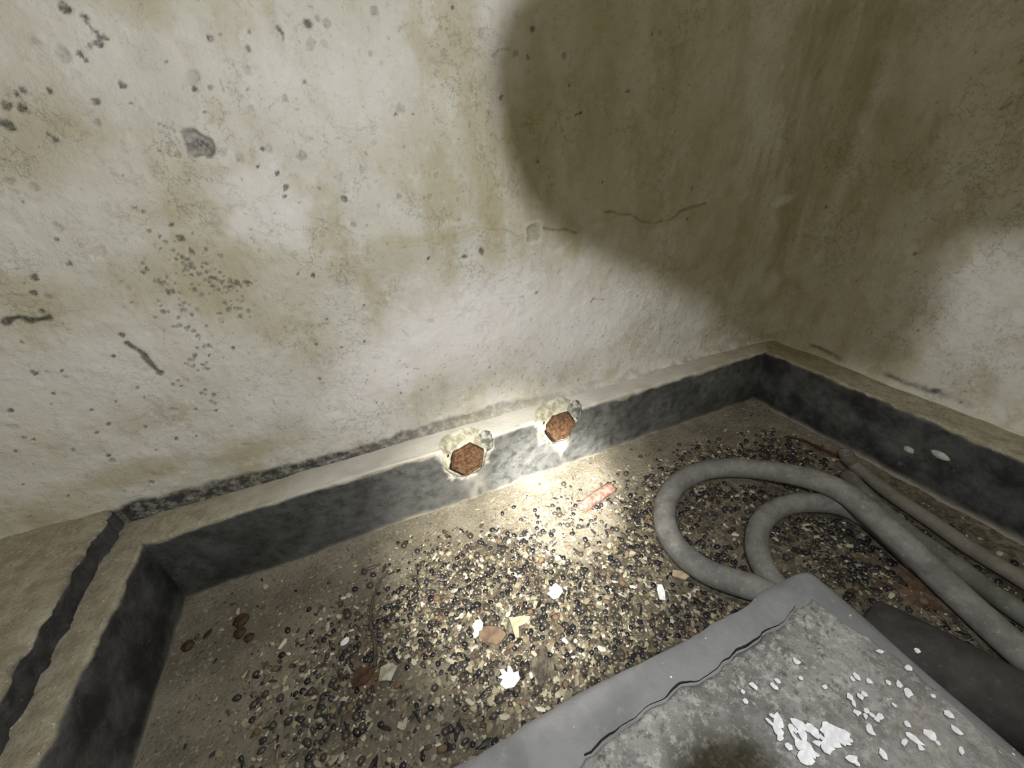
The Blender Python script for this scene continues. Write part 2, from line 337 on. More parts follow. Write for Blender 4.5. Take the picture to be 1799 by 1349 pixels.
# the step in the plaster that runs towards the corner
seam = [(-1.0806,0.5253),(-0.9600,0.5274),(-0.8840,0.5309),(-0.8135,0.5313),(-0.7277,0.5180),(-0.6456,0.5160),(-0.5700,0.5090),(-0.5041,0.5161),(-0.4601,0.4982),(-0.3750,0.5150),(-0.3092,0.5303),(-0.2200,0.5297)]
sx = np.array([p[0] for p in seam]); sz = np.array([p[1] for p in seam])
line = np.interp(U, sx, sz) + (noise(U, W * 0, 45, 3) - .5) * .012
on = sstep(sx[0] - .05, sx[0] + .15, U) * (1 - sstep(sx[-1] - .02, sx[-1] + .06, U))
A['D'] += .0065 * sstep(.006, -.004, line - W) * 0 + .0060 * on * (1 - sstep(-.003, .005, W - line)) * np.exp(-np.clip(line - W, 0, 9) / .06)
A['S'] = np.maximum(A['S'], .75 * on * np.exp(-((W - line) / .012) ** 2))
x, z = (-0.7221,0.5154)
pit(A, o, RES, x, z, .020, .004, .3, 1.0)
crack(A, o, RES, [(-0.6989,0.5223),(-0.6637,0.5161),(-0.6332,0.5064)], .0025, .002, .5)
crack(A, o, RES, [(-0.5716,0.5357),(-0.5118,0.5253),(-0.4821,0.5051),(-0.4315,0.4993),(-0.3750,0.5150),(-0.3159,0.5255)], .0022, .004, .45)
# pale patches and brown damp
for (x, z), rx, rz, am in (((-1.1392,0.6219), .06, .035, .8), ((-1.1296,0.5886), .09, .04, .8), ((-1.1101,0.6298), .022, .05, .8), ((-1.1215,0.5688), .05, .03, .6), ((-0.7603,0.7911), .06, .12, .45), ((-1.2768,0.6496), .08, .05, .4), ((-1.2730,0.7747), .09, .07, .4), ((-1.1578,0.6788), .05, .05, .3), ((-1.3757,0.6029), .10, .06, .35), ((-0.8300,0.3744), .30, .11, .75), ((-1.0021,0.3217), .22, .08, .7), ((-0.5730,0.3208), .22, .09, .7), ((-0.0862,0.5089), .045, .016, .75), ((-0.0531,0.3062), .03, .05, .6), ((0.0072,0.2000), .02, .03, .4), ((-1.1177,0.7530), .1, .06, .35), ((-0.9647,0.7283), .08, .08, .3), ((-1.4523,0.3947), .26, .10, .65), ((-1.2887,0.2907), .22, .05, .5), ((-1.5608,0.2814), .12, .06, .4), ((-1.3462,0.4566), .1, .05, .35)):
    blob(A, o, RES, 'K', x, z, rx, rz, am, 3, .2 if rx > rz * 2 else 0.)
for (x, z), rx, rz, am in (((-0.8000,0.6605), .05, .30, .75), ((-0.8873,0.6274), .07, .22, .25), ((-0.7233,0.6155), .09, .32, .8), ((-1.0197,0.5004), .16, .04, .5), ((-0.5345,0.6891), .22, .42, .6), ((-1.2206,0.5317), .12, .08, .7), ((-1.1730,0.4820), .14, .08, .4), ((-1.3978,0.4926), .22, .07, .35), ((-1.3200,0.6816), .08, .07, .6), ((-0.3390,0.6830), .12, .42, .55), ((-0.0454,0.6217), .06, .5, .8), ((-0.3495,0.3834), .2, .08, .5), ((-1.4420,0.2425), .10, .03, .8), ((-1.1294,0.3550), .06, .06, .5), ((-1.2374,0.6338), .10, .08, .4), ((-1.5746,0.2174), .14, .06, .35), ((-0.2285,0.4418), .14, .16, .55), ((-1.2699,0.2232), .12, .02, .4)):
    blob(A, o, RES, 'S', x, z, rx, rz, am, 7)
A['S'] = np.maximum(A['S'], .55 * sstep(.42, .7, fbm(U * 5, W * .6, 7, 3, 31)) * sstep(-.75, -.45, U) * sstep(.3, .5, W))
# black paint carried up onto the foot of the wall: a band at the left, smeared out towards the bolts
band = np.interp(U, [-1.50, -1.47, -1.30, -1.15, -.95, -.80, -.65, -.50], [.03, .040, .030, .018, .024, .028, .014, 0])
dens = np.interp(U, [-1.492, -1.15, -1.0, -.85, -.6, -.5], [1, 1, .75, .6, .35, 0])
A['B'] = dens * (1 - sstep(-.006, .006, W - (H + band + (fbm(U, W, 40, 3, 8) - .5) * .014)))
A['B'] = np.maximum(A['B'], .35 * (1 - sstep(0, .05, W - H)) * sstep(.42, .62, fbm(U * .5, W, 55, 4, 2)))
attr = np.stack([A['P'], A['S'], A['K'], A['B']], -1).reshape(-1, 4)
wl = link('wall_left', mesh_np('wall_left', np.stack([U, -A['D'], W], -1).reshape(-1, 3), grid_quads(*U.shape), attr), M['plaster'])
props(wl, 'tall cream plaster wall, pitted and stained, behind the kerb with two bolts', kind='structure')

# right wall: plane x = 0, room on the -x side
RES = .0034
o = (-1.95, .02)
A = wall_fields(o[0], .012, o[1], 1.06, RES, 50)
U, W = A['U'], A['W']
A['D'] += .020 * np.exp(-np.clip(-U, 0, 9) / .024)
A['D'] += .010 * np.exp(-np.clip(W - H, 0, 9) / .012)
for x, z, r in [(-0.2464,0.4202,0.0060),(-0.3742,0.1703,0.0090),(-0.4160,0.1663,0.0050),(-0.0516,0.4908,0.0040),(-0.1877,0.0627,0.0040),(-0.2764,0.6559,0.0040)]: pit(A, o, RES, x, z, r)
for _ in range(50): pit(A, o, RES, g.uniform(-.6, -.02), g.uniform(.17, 1.0), g.uniform(.0015, .003), dark=g.uniform(.3, .7))
for (x, z), rx, rz, am in (((-0.0324,0.7179), .05, .5, .9), ((-0.1512,0.6591), .08, .35, .6), ((-0.1072,0.4275), .05, .2, .5), ((-0.3005,0.1959), .06, .06, .5), ((-0.2264,0.7301), .12, .2, .35)): blob(A, o, RES, 'S', x, z, rx, rz, am, 7)
for (x, z), rx, rz, am in (((-0.3769,0.3684), .12, .09, .5), ((-0.3695,0.2645), .12, .05, .35), ((-0.1649,0.7562), .08, .12, .35)): blob(A, o, RES, 'K', x, z, rx, rz, am, 3)  # light painted in: the first two pale blobs brighten the lit patch
A['B'] = .8 * np.exp(-((W - H - .014 - (fbm(U, W, 14, 3, 5) - .5) * .03) / .006) ** 2) * sstep(.38, .6, fbm(U, W, 12, 3, 9))
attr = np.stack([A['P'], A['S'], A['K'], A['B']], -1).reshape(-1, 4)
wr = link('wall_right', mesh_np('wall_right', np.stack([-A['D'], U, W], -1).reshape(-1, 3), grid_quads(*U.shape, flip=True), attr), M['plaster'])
props(wr, 'olive tinged plaster wall on the right with a blurred lit area tinted paler low down', kind='structure')

# ------------------------------------------------------------------ floor
RES = .0045
U, W = np.meshgrid(np.arange(-1.52, .02, RES), np.arange(-1.9, .02, RES), indexing='ij')
def density(x, y):
    """how thickly the litter lies: bare by the left-hand kerbs, thick in the middle"""
    d = sstep(.03, .17, -y - W1 - .02 + .10 * (fbm(x, y, 7, 3, 3) - .5)) * sstep(.07, .32, x + KL + .22 * (fbm(x, y, 6, 3, 5) - .5))
    d = d * (1 - sstep(-.24, -.10, x + .05 * (fbm(x, y, 9, 3, 8) - .5)))
    return d * (.35 + .65 * sstep(.36, .56, fbm(x, y, 8, 3, 21)))
Z = (fbm(U, W, 8, 3, 2) - .5) * .006 + (fbm(U, W, 60, 3, 3) - .5) * .003
dn = density(U, W)
edge = np.exp(-np.clip(-W - W1, 0, 9) / .018) + np.exp(-np.clip(-U - W2, 0, 9) / .022) + np.exp(-np.clip(U + KL, 0, 9) / .02)
Z += .007 * np.clip(edge, 0, 1.3)
st = np.zeros_like(U)
for (x, y), r in (((-0.1233,-0.3146), .035), ((-0.1367,-0.2850), .025), ((-1.1577,-0.3302), .02), ((-0.5124,-0.2194), .02), ((-0.3370,-0.5643), .05)):
    st = np.maximum(st, .6 * (1 - sstep(.3, 1.1, np.hypot(U - x, W - y) / r * (1 + .8 * (fbm(U, W, 40, 3, 3) - .5)))))
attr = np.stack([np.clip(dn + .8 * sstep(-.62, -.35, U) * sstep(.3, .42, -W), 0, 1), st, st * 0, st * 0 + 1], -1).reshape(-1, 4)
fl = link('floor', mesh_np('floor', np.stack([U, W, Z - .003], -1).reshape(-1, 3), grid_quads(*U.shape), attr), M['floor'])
props(fl, 'dusty concrete floor under a litter of pebbles and chips', kind='structure')
def floor_z(x, y):
    e = math.exp(-max(-y - W1, 0) / .018) + math.exp(-max(-x - W2, 0) / .022) + math.exp(-max(x + KL, 0) / .02)
    return float((fbm(x, y, 8, 3, 2) - .5) * .006 + (fbm(x, y, 60, 3, 3) - .5) * .003 + .007 * min(e, 1.3) - .003)

# ------------------------------------------------------------------ kerbs
def kerb(name, label, s0, s1, width, inset, place, seed, flip, res=.0032, bolts=()):
    """s runs along the kerb; inset(w) gives (start, end) at depth w from the wall; place(s, out, z) -> xyz"""
    prof = []                                                       # (distance from wall, z, 0 on top .. 1 on face)
    n1, n2 = 14, 46
    for i in range(n1): prof.append((-.02 + (width - .008 + .02) * i / (n1 - 1), H, 0.))
    for i in range(1, 6):
        a = i / 6 * math.pi / 2; prof.append((width - .008 + .008 * math.sin(a), H - .008 + .008 * math.cos(a), i / 6))
    for i in range(n2): prof.append((width, (H - .008) * (1 - i / (n2 - 1)) - .012 * (i == n2 - 1), 1.))
    ns = int((s1 - s0) / res); T = np.linspace(0, 1, ns)
    P = np.array(prof); w_ = P[:, 0]; z_ = P[:, 1]; k_ = P[:, 2]
    a = np.array([inset(q) for q in w_])
    Sx = a[:, 0][None] + (a[:, 1] - a[:, 0])[None] * T[:, None]
    Wd = np.repeat(w_[None], ns, 0); Zz = np.repeat(z_[None], ns, 0); Kk = np.repeat(k_[None], ns, 0)
    q = Wd - Zz                                                     # distance round the profile
    d = (fbm(Sx, q, 9, 3, seed) - .5) * .012 + (fbm(Sx, q, 45, 3, seed + 3) - .5) * .004
    damp = sstep(0, .07, Sx - a[:, 0][None]) * (sstep(0, .07, a[:, 1][None] - Sx) if seed == 3 else 1)
    d = d * damp
    Wd = Wd + d * np.clip(Kk, .12, 1) ; Zz = Zz + (fbm(Sx, q, 14, 3, seed + 7) - .5) * .008 * (1 - Kk) * damp + (Kk > 0) * (Kk < 1) * (noise(Sx, q, 60, seed) - .5) * .004
    edge = H - .004 + (fbm(Sx, Sx * 0, 26, 4, seed + 2) - .5) * .016
    paint = (1 - sstep(-.0025, .0025, Zz - edge)) * sstep(.05, .6, Kk)
    foot = -.002 + .016 * fbm(Sx, Sx * 0, 8, 3, seed + 5)
    paint = paint * (.25 + .75 * sstep(-.008, .012, Zz - foot))
    dirt = np.zeros_like(paint) + .35 * sstep(.5, .75, fbm(Sx, Zz, 12, 3, seed + 8)) + (np.interp(Sx, [-1.42, -1.15, -.9, -.4, -.15], [.05, .5, .6, .5, .2]) if bolts else 0)
    pale = .35 * (1 - sstep(-.004, .008, Zz - foot * .55)) * sstep(.4, .6, Kk)
    if bolts: pale = np.maximum(pale, (1 - sstep(.2, .8, Kk)) * np.clip(np.interp(Sx, [-1.38, -1.2, -.9, -.5, -.2], [.05, .8, 1.2, 1.1, .35]) * (.6 + .75 * fbm(Sx, q, 30, 3, 77)), 0, 1))
    for bx, bz, br in bolts:
        rr = np.hypot(Sx - bx, (Zz - bz)) / br
        pale = np.maximum(pale, .9 * (1 - sstep(1.2, 1.55, rr + 1.3 * (fbm(Sx, Zz, 38, 4, 4) - .5))) * (Kk > .3))
        run = np.exp(-((Sx - bx - .01) / .022) ** 2) * (Zz < bz) * sstep(.3, .6, fbm(Sx, Zz * .4, 30, 3, 6))
        pale = np.maximum(pale, .55 * run * Kk)
        dirt = np.maximum(dirt, np.exp(-((Sx - bx - .11) / .12) ** 2) * .95)
    if flip: pass
    xyz = place(Sx, Wd, Zz)
    at_ = np.stack([paint, dirt, pale, pale * 0 + 1], -1).reshape(-1, 4)
    o = link(name, mesh_np(name, np.stack(xyz, -1).reshape(-1, 3), grid_quads(ns, len(prof), flip), at_), M['kerb'])
    return props(o, label, kind='structure')
BA = (-0.9186,0.1242); BB = (-0.7095,0.1318)
k1 = kerb('trim_1', 'low kerb with black painted face along the left wall, holding two rusty bolts', -KL, -W2, W1,
    lambda w: (-KL - W3 * (1 - min(max(w / W1, 0), 1)), -W2 * max(w / W1, 0)), lambda s, w, z: (s, -w, z), 3, True,
    bolts=((BA[0], BA[1], .040), (BB[0], BB[1], .036)))
k2 = kerb('trim_2', 'low kerb with black painted face along the right wall, two pale daubs on it', 0, 1.75, W2,
    lambda w: (W1 * max(w / W2, 0), 1.75), lambda s, w, z: (-w, -s, z), 23, False)
k3 = kerb('trim_3', 'dark faced kerb running towards the camera at the lower left', 0, 1.75, W3,
    lambda w: (W1 * max(w / W3, 0), 1.75), lambda s, w, z: (-KL - W3 + w, -s, z), 43, True)
# the raised slab behind the left-hand kerb: pale top, black painted riser
RES = .006
nx = int(1.10 / RES); ny = int(1.75 / RES)
X, Y = np.meshgrid(np.linspace(0, -1.10, nx), np.linspace(.012, -1.75, ny), indexing='ij')
lip = (fbm(X * 0, Y, 22, 4, 6) - .5) * .010 + (fbm(X * 0, Y, 90, 3, 61) - .5) * .009
Xs = -KL - W3 + X + lip * np.exp(X / .02)
Zs = H + SD + (fbm(X, Y, 9, 3, 12) - .5) * .006 + (fbm(X, Y, 50, 3, 14) - .5) * .003
Zs = Zs - .004 * np.exp(X / .004)
nr = 9
face = [(Xs[0] + (noise(Y[0], Y[0] * 0 + i, 50, 2) - .5) * .005 * (i < nr), Y[0], np.linspace(H - .015, SD + H - .006, nr)[i] + 0 * Y[0]) for i in range(nr)]
vx = np.concatenate([np.array([q[0] for q in face]), Xs]); vy = np.concatenate([np.array([q[1] for q in face]), Y]); vz = np.concatenate([np.array([q[2] for q in face]), Zs])
pt = np.concatenate([np.ones((nr, ny)), .55 * np.exp(X / .006) * sstep(.4, .55, fbm(X, Y, 40, 3, 9))])
at_ = np.stack([pt, pt * 0, pt * 0, pt * 0 + 1], -1).reshape(-1, 4)
sl = link('trim_4', mesh_np('trim_4', np.stack([vx, vy, vz], -1).reshape(-1, 3), grid_quads(nr + nx, ny, True), at_), M['kerb'])
props(sl, 'raised dusty slab with a dark riser at the far left edge', kind='structure')

for (y, z), rx, rz in (((-0.4084,0.0726), .011, .007), ((-0.4520,0.0908), .016, .0075)):     # pale daubs on the right kerb
    bm = bmesh.new(); bmesh.ops.create_icosphere(bm, subdivisions=2, radius=1)
    for v in bm.verts:
        n = .85 + .3 * random.random(); c = v.co.copy(); t = .45
        v.co = V((-W2 + c.x * .004, y + (c.y * math.cos(t) - c.z * .4 * math.sin(t)) * rx * n, z + (c.y * math.sin(t) * .7 + c.z) * rz * n))
    from_bm('paint_daub', bm, M['daub'], k2, True)

# ------------------------------------------------------------------ rusty hexagonal bolts in mortar collars
def bolt(name, x, z, rad, turn, label, grey_side):
    root = empty(name, (x, -W1 - .005, z), label, 'bolt', 'rusty bolts in the kerb')
    R = Matrix.Rotation(math.radians(-5), 4, 'X')                    # axis tips upward a little
    bm = bmesh.new(); rings = []
    for rr, d in ((.96, .016), (1.0, -.004), (1.0, -.013), (.95, -.0158), (.6, -.0158), (.25, -.0150)):
        rings.append([bm.verts.new(V((math.cos(turn + i * math.pi / 3) * rad * rr + random.uniform(-.0006, .0006), d + random.uniform(-.0007, .0007), math.sin(turn + i * math.pi / 3) * rad * rr))) for i in range(6)])
    c = bm.verts.new((0, -.0150, 0))
    for a, b in zip(rings[:-1], rings[1:]):
        for i in range(6): bm.faces.new((a[i], a[(i + 1) % 6], b[(i + 1) % 6], b[i]))
    for i in range(6): bm.faces.new((rings[-1][i], rings[-1][(i + 1) % 6], c))
    bm.transform(R)
    from_bm('bolt_head', bm, M['rust'], root)
    n, mseg = 72, 14                                                 # lumpy mortar round it, higher above, sunk below
    vs = []
    for i in range(n):
        a = i / n * 2 * math.pi; ca, sa = math.cos(a), math.sin(a)
        hexr = rad * math.cos(math.pi / 6) / math.cos((a - turn) % (math.pi / 3) - math.pi / 6)
        up = max(sa, 0)
        for j in range(mseg):
            t = j / (mseg - 1)
            inner = hexr + .0026 + .0040 * max(-math.cos(a - .9), 0)
            outer = rad * (1.32 + .30 * up + .30 * float(noise(ca * 2 + 9, sa * 2 + 9, 1.4, 3)))
            q = inner + (outer - inner) * t
            out = .006 * math.sin(min(t * 1.25, 1) * math.pi) * (.4 + 1.0 * up) + .003 - .013 * t * (1 - up)
            out = max(out, .0045 + .004 * (1 - t)) if t < .35 else out
            out += (float(fbm(ca * q + 3, sa * q + 3, 70, 3, 5)) - .5) * .012
            p = R @ V((ca * q, -out, sa * q)); p.y += .010 * up * t
            vs.append(p)
    qd = [(i * mseg + j, ((i + 1) % n) * mseg + j, ((i + 1) % n) * mseg + j + 1, i * mseg + j + 1) for i in range(n) for j in range(mseg - 1)]
    link('mortar_collar', mesh_np('mortar_collar', vs, qd), M['collar'], root)
    bm = bmesh.new()                                                 # the dark recess behind the head
    ring = [bm.verts.new(R @ V((math.cos(i / 24 * 2 * math.pi) * rad * 1.13 - .0022, -.0035, math.sin(i / 24 * 2 * math.pi) * rad * 1.13 - .0022))) for i in range(24)]
    back = [bm.verts.new(v.co + V((0, .02, 0))) for v in ring]
    for i in range(24): bm.faces.new((ring[i], ring[(i + 1) % 24], back[(i + 1) % 24], back[i]))
    bm.faces.new(ring)
    from_bm('recess', bm, M['hole'], root)
    bm = bmesh.new(); bmesh.ops.create_icosphere(bm, subdivisions=3, radius=1)                 # smeared lump beside it
    for v in bm.verts:
        n_ = .8 + .5 * float(fbm(v.co.x + 4, v.co.z + 4 + v.co.y, 2.2, 3, 9)); v.co = V((v.co.x * .015 * n_ + grey_side * rad * 1.28, v.co.y * .008 * n_ + .004, v.co.z * .026 * n_ + rad * .55))
    from_bm('mortar_smear', bm, M['collar_grey'], root, True)
    return root
bolt('rusty_bolt', BA[0], BA[1], .0352, math.radians(14), 'larger rusty hexagonal bolt head in the kerb, left one of the pair', 1)
bolt('rusty_bolt', BB[0], BB[1], .0345, math.radians(0), 'smaller rusty hexagonal bolt head in the kerb, nearer the room corner', 1)

# ------------------------------------------------------------------ grey block in the foreground
root = empty('concrete_block', (0, 0, 0), 'big grey concrete block with a smooth border and white flakes, lower right', 'block')
tip = (-0.6603,-0.5453)
ye = (-0.9589,-0.5457)[1]; xe0 = (-0.6536,-0.5547); xe1 = (-0.6605,-0.7187)
x_right = lambda y: xe0[0] + (xe1[0] - xe0[0]) * (y - xe0[1]) / (xe1[1] - xe0[1])
def block_mesh():
    ny_, nx_ = 190, 130
    v = np.linspace(0, 1, ny_) ** 1.5; us = np.linspace(0, 1, nx_) ** 1.3
    Vv, Uu = np.meshgrid(v, us, indexing='ij')
    Y = ye - Vv * .95
    Xr = x_right(Y); X = Xr - Uu * (Xr + 1.32)
    ch = np.clip(1 - (Xr - X) / .040, 0, 1) * np.clip(1 - (ye - Y) / .022, 0, 1)     # knocked-off corner
    X = X - .004 * ch; Y = Y - .004 * ch
    Y = Y + np.exp(-(ye - Y) / .05) * (fbm(X, X * 0, 16, 4, 3) - .5) * .016
    X = X + np.exp(-(Xr - X) / .05) * (fbm(Y, Y * 0, 14, 4, 9) - .5) * .012
    Zt = HB + (fbm(X, Y, 10, 3, 6) - .5) * .004 - .006 * np.exp(-(ye - Y) / .006) - .006 * np.exp(-(Xr - X) / .006)
    return X, Y, Zt
X, Y, Zt = block_mesh()
n0, n1 = X.shape
vs = [np.stack([X, Y, Zt], -1).reshape(-1, 3)]; qs = [grid_quads(n0, n1, False)]; base = n0 * n1
loop = [(0, j) for j in range(n1)] + [(i, n1 - 1) for i in range(1, n0)] + [(n0 - 1, j) for j in range(n1 - 2, -1, -1)] + [(i, 0) for i in range(n0 - 2, 0, -1)]
rim = np.array([[X[i, j], Y[i, j], Zt[i, j]] for i, j in loop]); zl = np.linspace(1, 0, 8)
sk = [np.array([i * n1 + j for i, j in loop])]
for q in zl[1:]:
    pnt = rim.copy(); pnt[:, 2] = rim[:, 2] * q - .004 * (q == 0); pnt[:, :2] += (noise(rim[:, 0] * 20 + q * 7, rim[:, 1] * 20, 1, 5)[:, None] - .5) * .006
    vs.append(pnt); sk.append(np.arange(base, base + len(rim))); base += len(rim)
for a, b in zip(sk[:-1], sk[1:]): qs.append(np.stack([a, np.roll(a, -1), np.roll(b, -1), b], -1))
link('body', mesh_np('block_body', np.concatenate(vs), np.concatenate(qs)), M['border'], root)
# rough screed let into the top, its edge cracked away from the border
cr = [(-0.7060,-0.5717),(-0.7243,-0.5760),(-0.7683,-0.5766),(-0.8214,-0.5800),(-0.8625,-0.5797),(-0.8951,-0.5811),(-0.9355,-0.5842),(-0.9775,-0.5867)]; rt = [(-0.6858,-0.5812),(-0.6815,-0.6058),(-0.6752,-0.6288),(-0.6714,-0.6418),(-0.6735,-0.6865),(-0.6722,-0.7048),(-0.6686,-0.7217)]
ca = np.array(sorted(cr)); ra = np.array(sorted(rt, key=lambda p: p[1]))
ny_, nx_ = 230, 210
Vv, Uu = np.meshgrid(np.linspace(0, 1, ny_) ** 1.4, np.linspace(0, 1, nx_) ** 1.15, indexing='ij')
x0 = float(ra[-1, 0]) + .004
X = x0 - Uu * (x0 + 1.25)
Yf = np.interp(X, ca[:, 0], ca[:, 1]) + (fbm(X, X * 0, 30, 4, 2) - .5) * .012
Y = Yf - Vv * .85
Xr = np.interp(Y, ra[:, 1], ra[:, 0]) + (fbm(Y, Y * 0, 26, 4, 5) - .5) * .010
X = X + (Xr - x0) * (1 - Uu) ** 3
rim_d = np.minimum(Vv * .85, Xr - X + .0005)
Zt = HB + .0042 + (fbm(X, Y, 10, 3, 6) - .5) * .004 + (fbm(X, Y, 70, 4, 16) - .5) * .0045 - .010 * np.exp(-np.clip(rim_d, 0, 9) / .0022)
ed = np.clip(1.15 - (Vv * .85) / .20, .12, 1)
at_ = np.stack([ed, ed * 0, ed * 0, ed * 0 + 1], -1).reshape(-1, 4)
link('screed', mesh_np('block_screed', np.stack([X, Y, Zt], -1).reshape(-1, 3), grid_quads(ny_, nx_, False), at_), M['screed'], root)
bm = bmesh.new()                                                     # open joint along the screed's edge
xs = np.linspace(ca[0, 0] + .01, ca[-1, 0] - .004, 90); ys = np.interp(xs, ca[:, 0], ca[:, 1]) + (fbm(xs, xs * 0, 30, 4, 2) - .5) * .012
wj = np.clip(noise(xs, xs * 0, 38, 12) - .38, 0, 1) * .0022 + .0001
lines = [[bm.verts.new((float(x), float(y + dy * q), z)) for x, y, q in zip(xs, ys, wj)] for dy, z in ((-.2, HB - .002), (-.2, HB + .0026), (1, HB + .0022), (1, HB - .002))]
for l0, l1 in zip(lines, lines[1:] + lines[:1]):
    for e in range(89): bm.faces.new((l0[e], l0[e + 1], l1[e + 1], l1[e]))
from_bm('joint', bm, M['hole'], root)

# ------------------------------------------------------------------ hoses
def spline(pts, n):
    P = [V(p) for p in pts]; P = [P[0] * 2 - P[1]] + P + [P[-1] * 2 - P[-2]]; out = []
    for i in range(1, len(P) - 2):
        for k in range(n):
            t = k / n; a, b, c, d = P[i - 1:i + 3]
            out.append(.5 * ((2 * b) + (c - a) * t + (2 * a - 5 * b + 4 * c - d) * t * t + (3 * b - a - 3 * c + d) * t ** 3))
    return out + [P[-2]]
def tube(bm, pts, rad, seg=18, n=8, seed=0, wob=.04, bore=0.):
    c = spline(pts, n) if n else [V(p) for p in pts]; rings = []; nrm = V((0, 0, 1))
    for i, p in enumerate(c):
        t = (c[min(i + 1, len(c) - 1)] - c[max(i - 1, 0)]).normalized(); nrm = (nrm - t * nrm.dot(t)).normalized(); b = t.cross(nrm)
        rr = (rad[0] + (rad[1] - rad[0]) * i / (len(c) - 1)) if isinstance(rad, tuple) else rad
        rings.append([bm.verts.new(p + (nrm * math.cos(a) + b * math.sin(a)) * rr * (1 + wob * (float(noise(i * .35 + 3, k * .9 + 3, 1, seed)) - .5))) for k in range(seg) for a in [k / seg * 2 * math.pi]])
    for a, b in zip(rings[:-1], rings[1:]):
        for k in range(seg): bm.faces.new((a[k], a[(k + 1) % seg], b[(k + 1) % seg], b[k]))
    for ring, s in ((rings[0], 0), (rings[-1], -1)):
        if bore:
            t = (c[1] - c[0]).normalized() if s == 0 else (c[-2] - c[-1]).normalized(); m = c[s]
            i1 = [bm.verts.new(m + (v.co - m) * bore) for v in ring]; i2 = [bm.verts.new(v.co + t * rad * 1.5) for v in i1]
            for k in range(seg):
                bm.faces.new((ring[k], ring[(k + 1) % seg], i1[(k + 1) % seg], i1[k])); bm.faces.new((i1[k], i1[(k + 1) % seg], i2[(k + 1) % seg], i2[k]))
            bm.faces.new(i2)
        else: bm.faces.new(ring)
    return c
KEEP = []                                                            # places where no litter is strewn: (x, y, radius)
def hose(name, pts, rad, m, label, cat='hose', seed=0, bore=0.):
    bm = bmesh.new(); c = tube(bm, pts, rad, 20, 9, seed, bore=bore); KEEP.extend((p.x, p.y, rad * .95) for p in c if p.z < rad * 2.2)
    return props(from_bm(name, bm, m, None, True), label, cat)
hose('rubber_hose', [(-0.3385,-0.7154,0.0210),(-0.3406,-0.6850,0.0210),(-0.3217,-0.6191,0.0220),(-0.3126,-0.5709,0.0300),(-0.3217,-0.5382,0.0500),(-0.3188,-0.5063,0.0570),(-0.3100,-0.4708,0.0590),(-0.2979,-0.4265,0.0580),(-0.3059,-0.3806,0.0560),(-0.3322,-0.3219,0.0420),(-0.3733,-0.2659,0.0260),(-0.4379,-0.2361,0.0220),(-0.5095,-0.2374,0.0210),(-0.5726,-0.2663,0.0210),(-0.6158,-0.3155,0.0210),(-0.6303,-0.3635,0.0210),(-0.6218,-0.4106,0.0210),(-0.5942,-0.4486,0.0210),(-0.5721,-0.4720,0.0210),(-0.5529,-0.5057,0.0210)], .0205, M['hose'],
    'long grey rubber hose in a wide loop, crossing over the small loop', seed=1)
hose('rubber_hose', [(-0.3001,-0.5530,0.0180),(-0.2897,-0.5255,0.0180),(-0.2810,-0.4973,0.0180),(-0.2752,-0.4651,0.0180),(-0.2805,-0.4293,0.0180),(-0.3048,-0.4029,0.0180),(-0.3517,-0.3796,0.0180),(-0.4091,-0.3735,0.0180),(-0.4626,-0.3877,0.0180),(-0.5078,-0.4201,0.0180),(-0.5320,-0.4570,0.0180),(-0.5418,-0.4906,0.0180)], .0188, M['hose'],
    'grey rubber hose bent in the small tight loop under the long hose', seed=2)
hose('rubber_hose', [(-0.1844,-0.3697,0.0130),(-0.2123,-0.4159,0.0150),(-0.2339,-0.4737,0.0150),(-0.2460,-0.5314,0.0150),(-0.2513,-0.5809,0.0150),(-0.2599,-0.6219,0.0150),(-0.2638,-0.6658,0.0150),(-0.2697,-0.7004,0.0150)], .0150, M['hose_green'],
    'greenish grey hose between the long looped hose and the brown one', seed=3)
hose('rubber_hose', [(-0.1662,-0.3438,0.0500),(-0.1610,-0.3487,0.0360),(-0.1489,-0.3570,0.0200),(-0.1520,-0.3874,0.0140),(-0.1676,-0.4372,0.0140),(-0.1785,-0.5132,0.0140),(-0.1884,-0.5648,0.0140),(-0.1908,-0.6332,0.0140),(-0.1983,-0.6831,0.0140)], .0130, M['hose_brown'],
    'brownish hose nearest the right kerb with its cut end sticking up', seed=4, bore=.6)
hose('drain_pipe', [(-0.4962,-0.5862,0.0340),(-0.4916,-0.6148,0.0420),(-0.4770,-0.6550,0.0450),(-0.4630,-0.6913,0.0460),(-0.4483,-0.7282,0.0460),(-0.4372,-0.7542,0.0460)], .0445, M['hose_dark'],
    'thick dark pipe lying close beside the right side of the block', 'pipe', 5)

# ------------------------------------------------------------------ scraps on the floor
def at_floor(p, dz=0.): return V((p[0], p[1], floor_z(*p) + dz))
a, b = at_floor((-0.7253,-0.1975), .0115), at_floor((-0.6375,-0.1755), .0125)                     # broken tube
t = (b - a).normalized(); s = V((0, 0, 1)).cross(t); n3 = t.cross(s)
root = empty('broken_tube', (a.x, a.y, a.z - .011), 'short broken pinkish tube lying in the bright spot on the floor', 'tube')
bm = bmesh.new(); seg = 20; rows = 12; R0 = []; R1 = []
for i in range(rows):
    c = a + (b - a) * (i / (rows - 1)); ro = .0112 + .0022 * i / (rows - 1); rim = []; rim2 = []
    for k in range(seg):
        an = k / seg * 2 * math.pi; q = ro * (1 + .10 * (float(noise(i * .6 + 2, k * .7 + 2, 1, 3)) - .5)) * (1.0 if math.sin(an) < .4 else 1 - .25 * i / rows)
        off = t * (random.uniform(-.003, .003) if i in (0, rows - 1) else 0)
        rim.append(bm.verts.new(c + (s * math.cos(an) + n3 * math.sin(an)) * q + off)); rim2.append(bm.verts.new(c + (s * math.cos(an) + n3 * math.sin(an)) * q * .74 + off))
    R0.append(rim); R1.append(rim2)
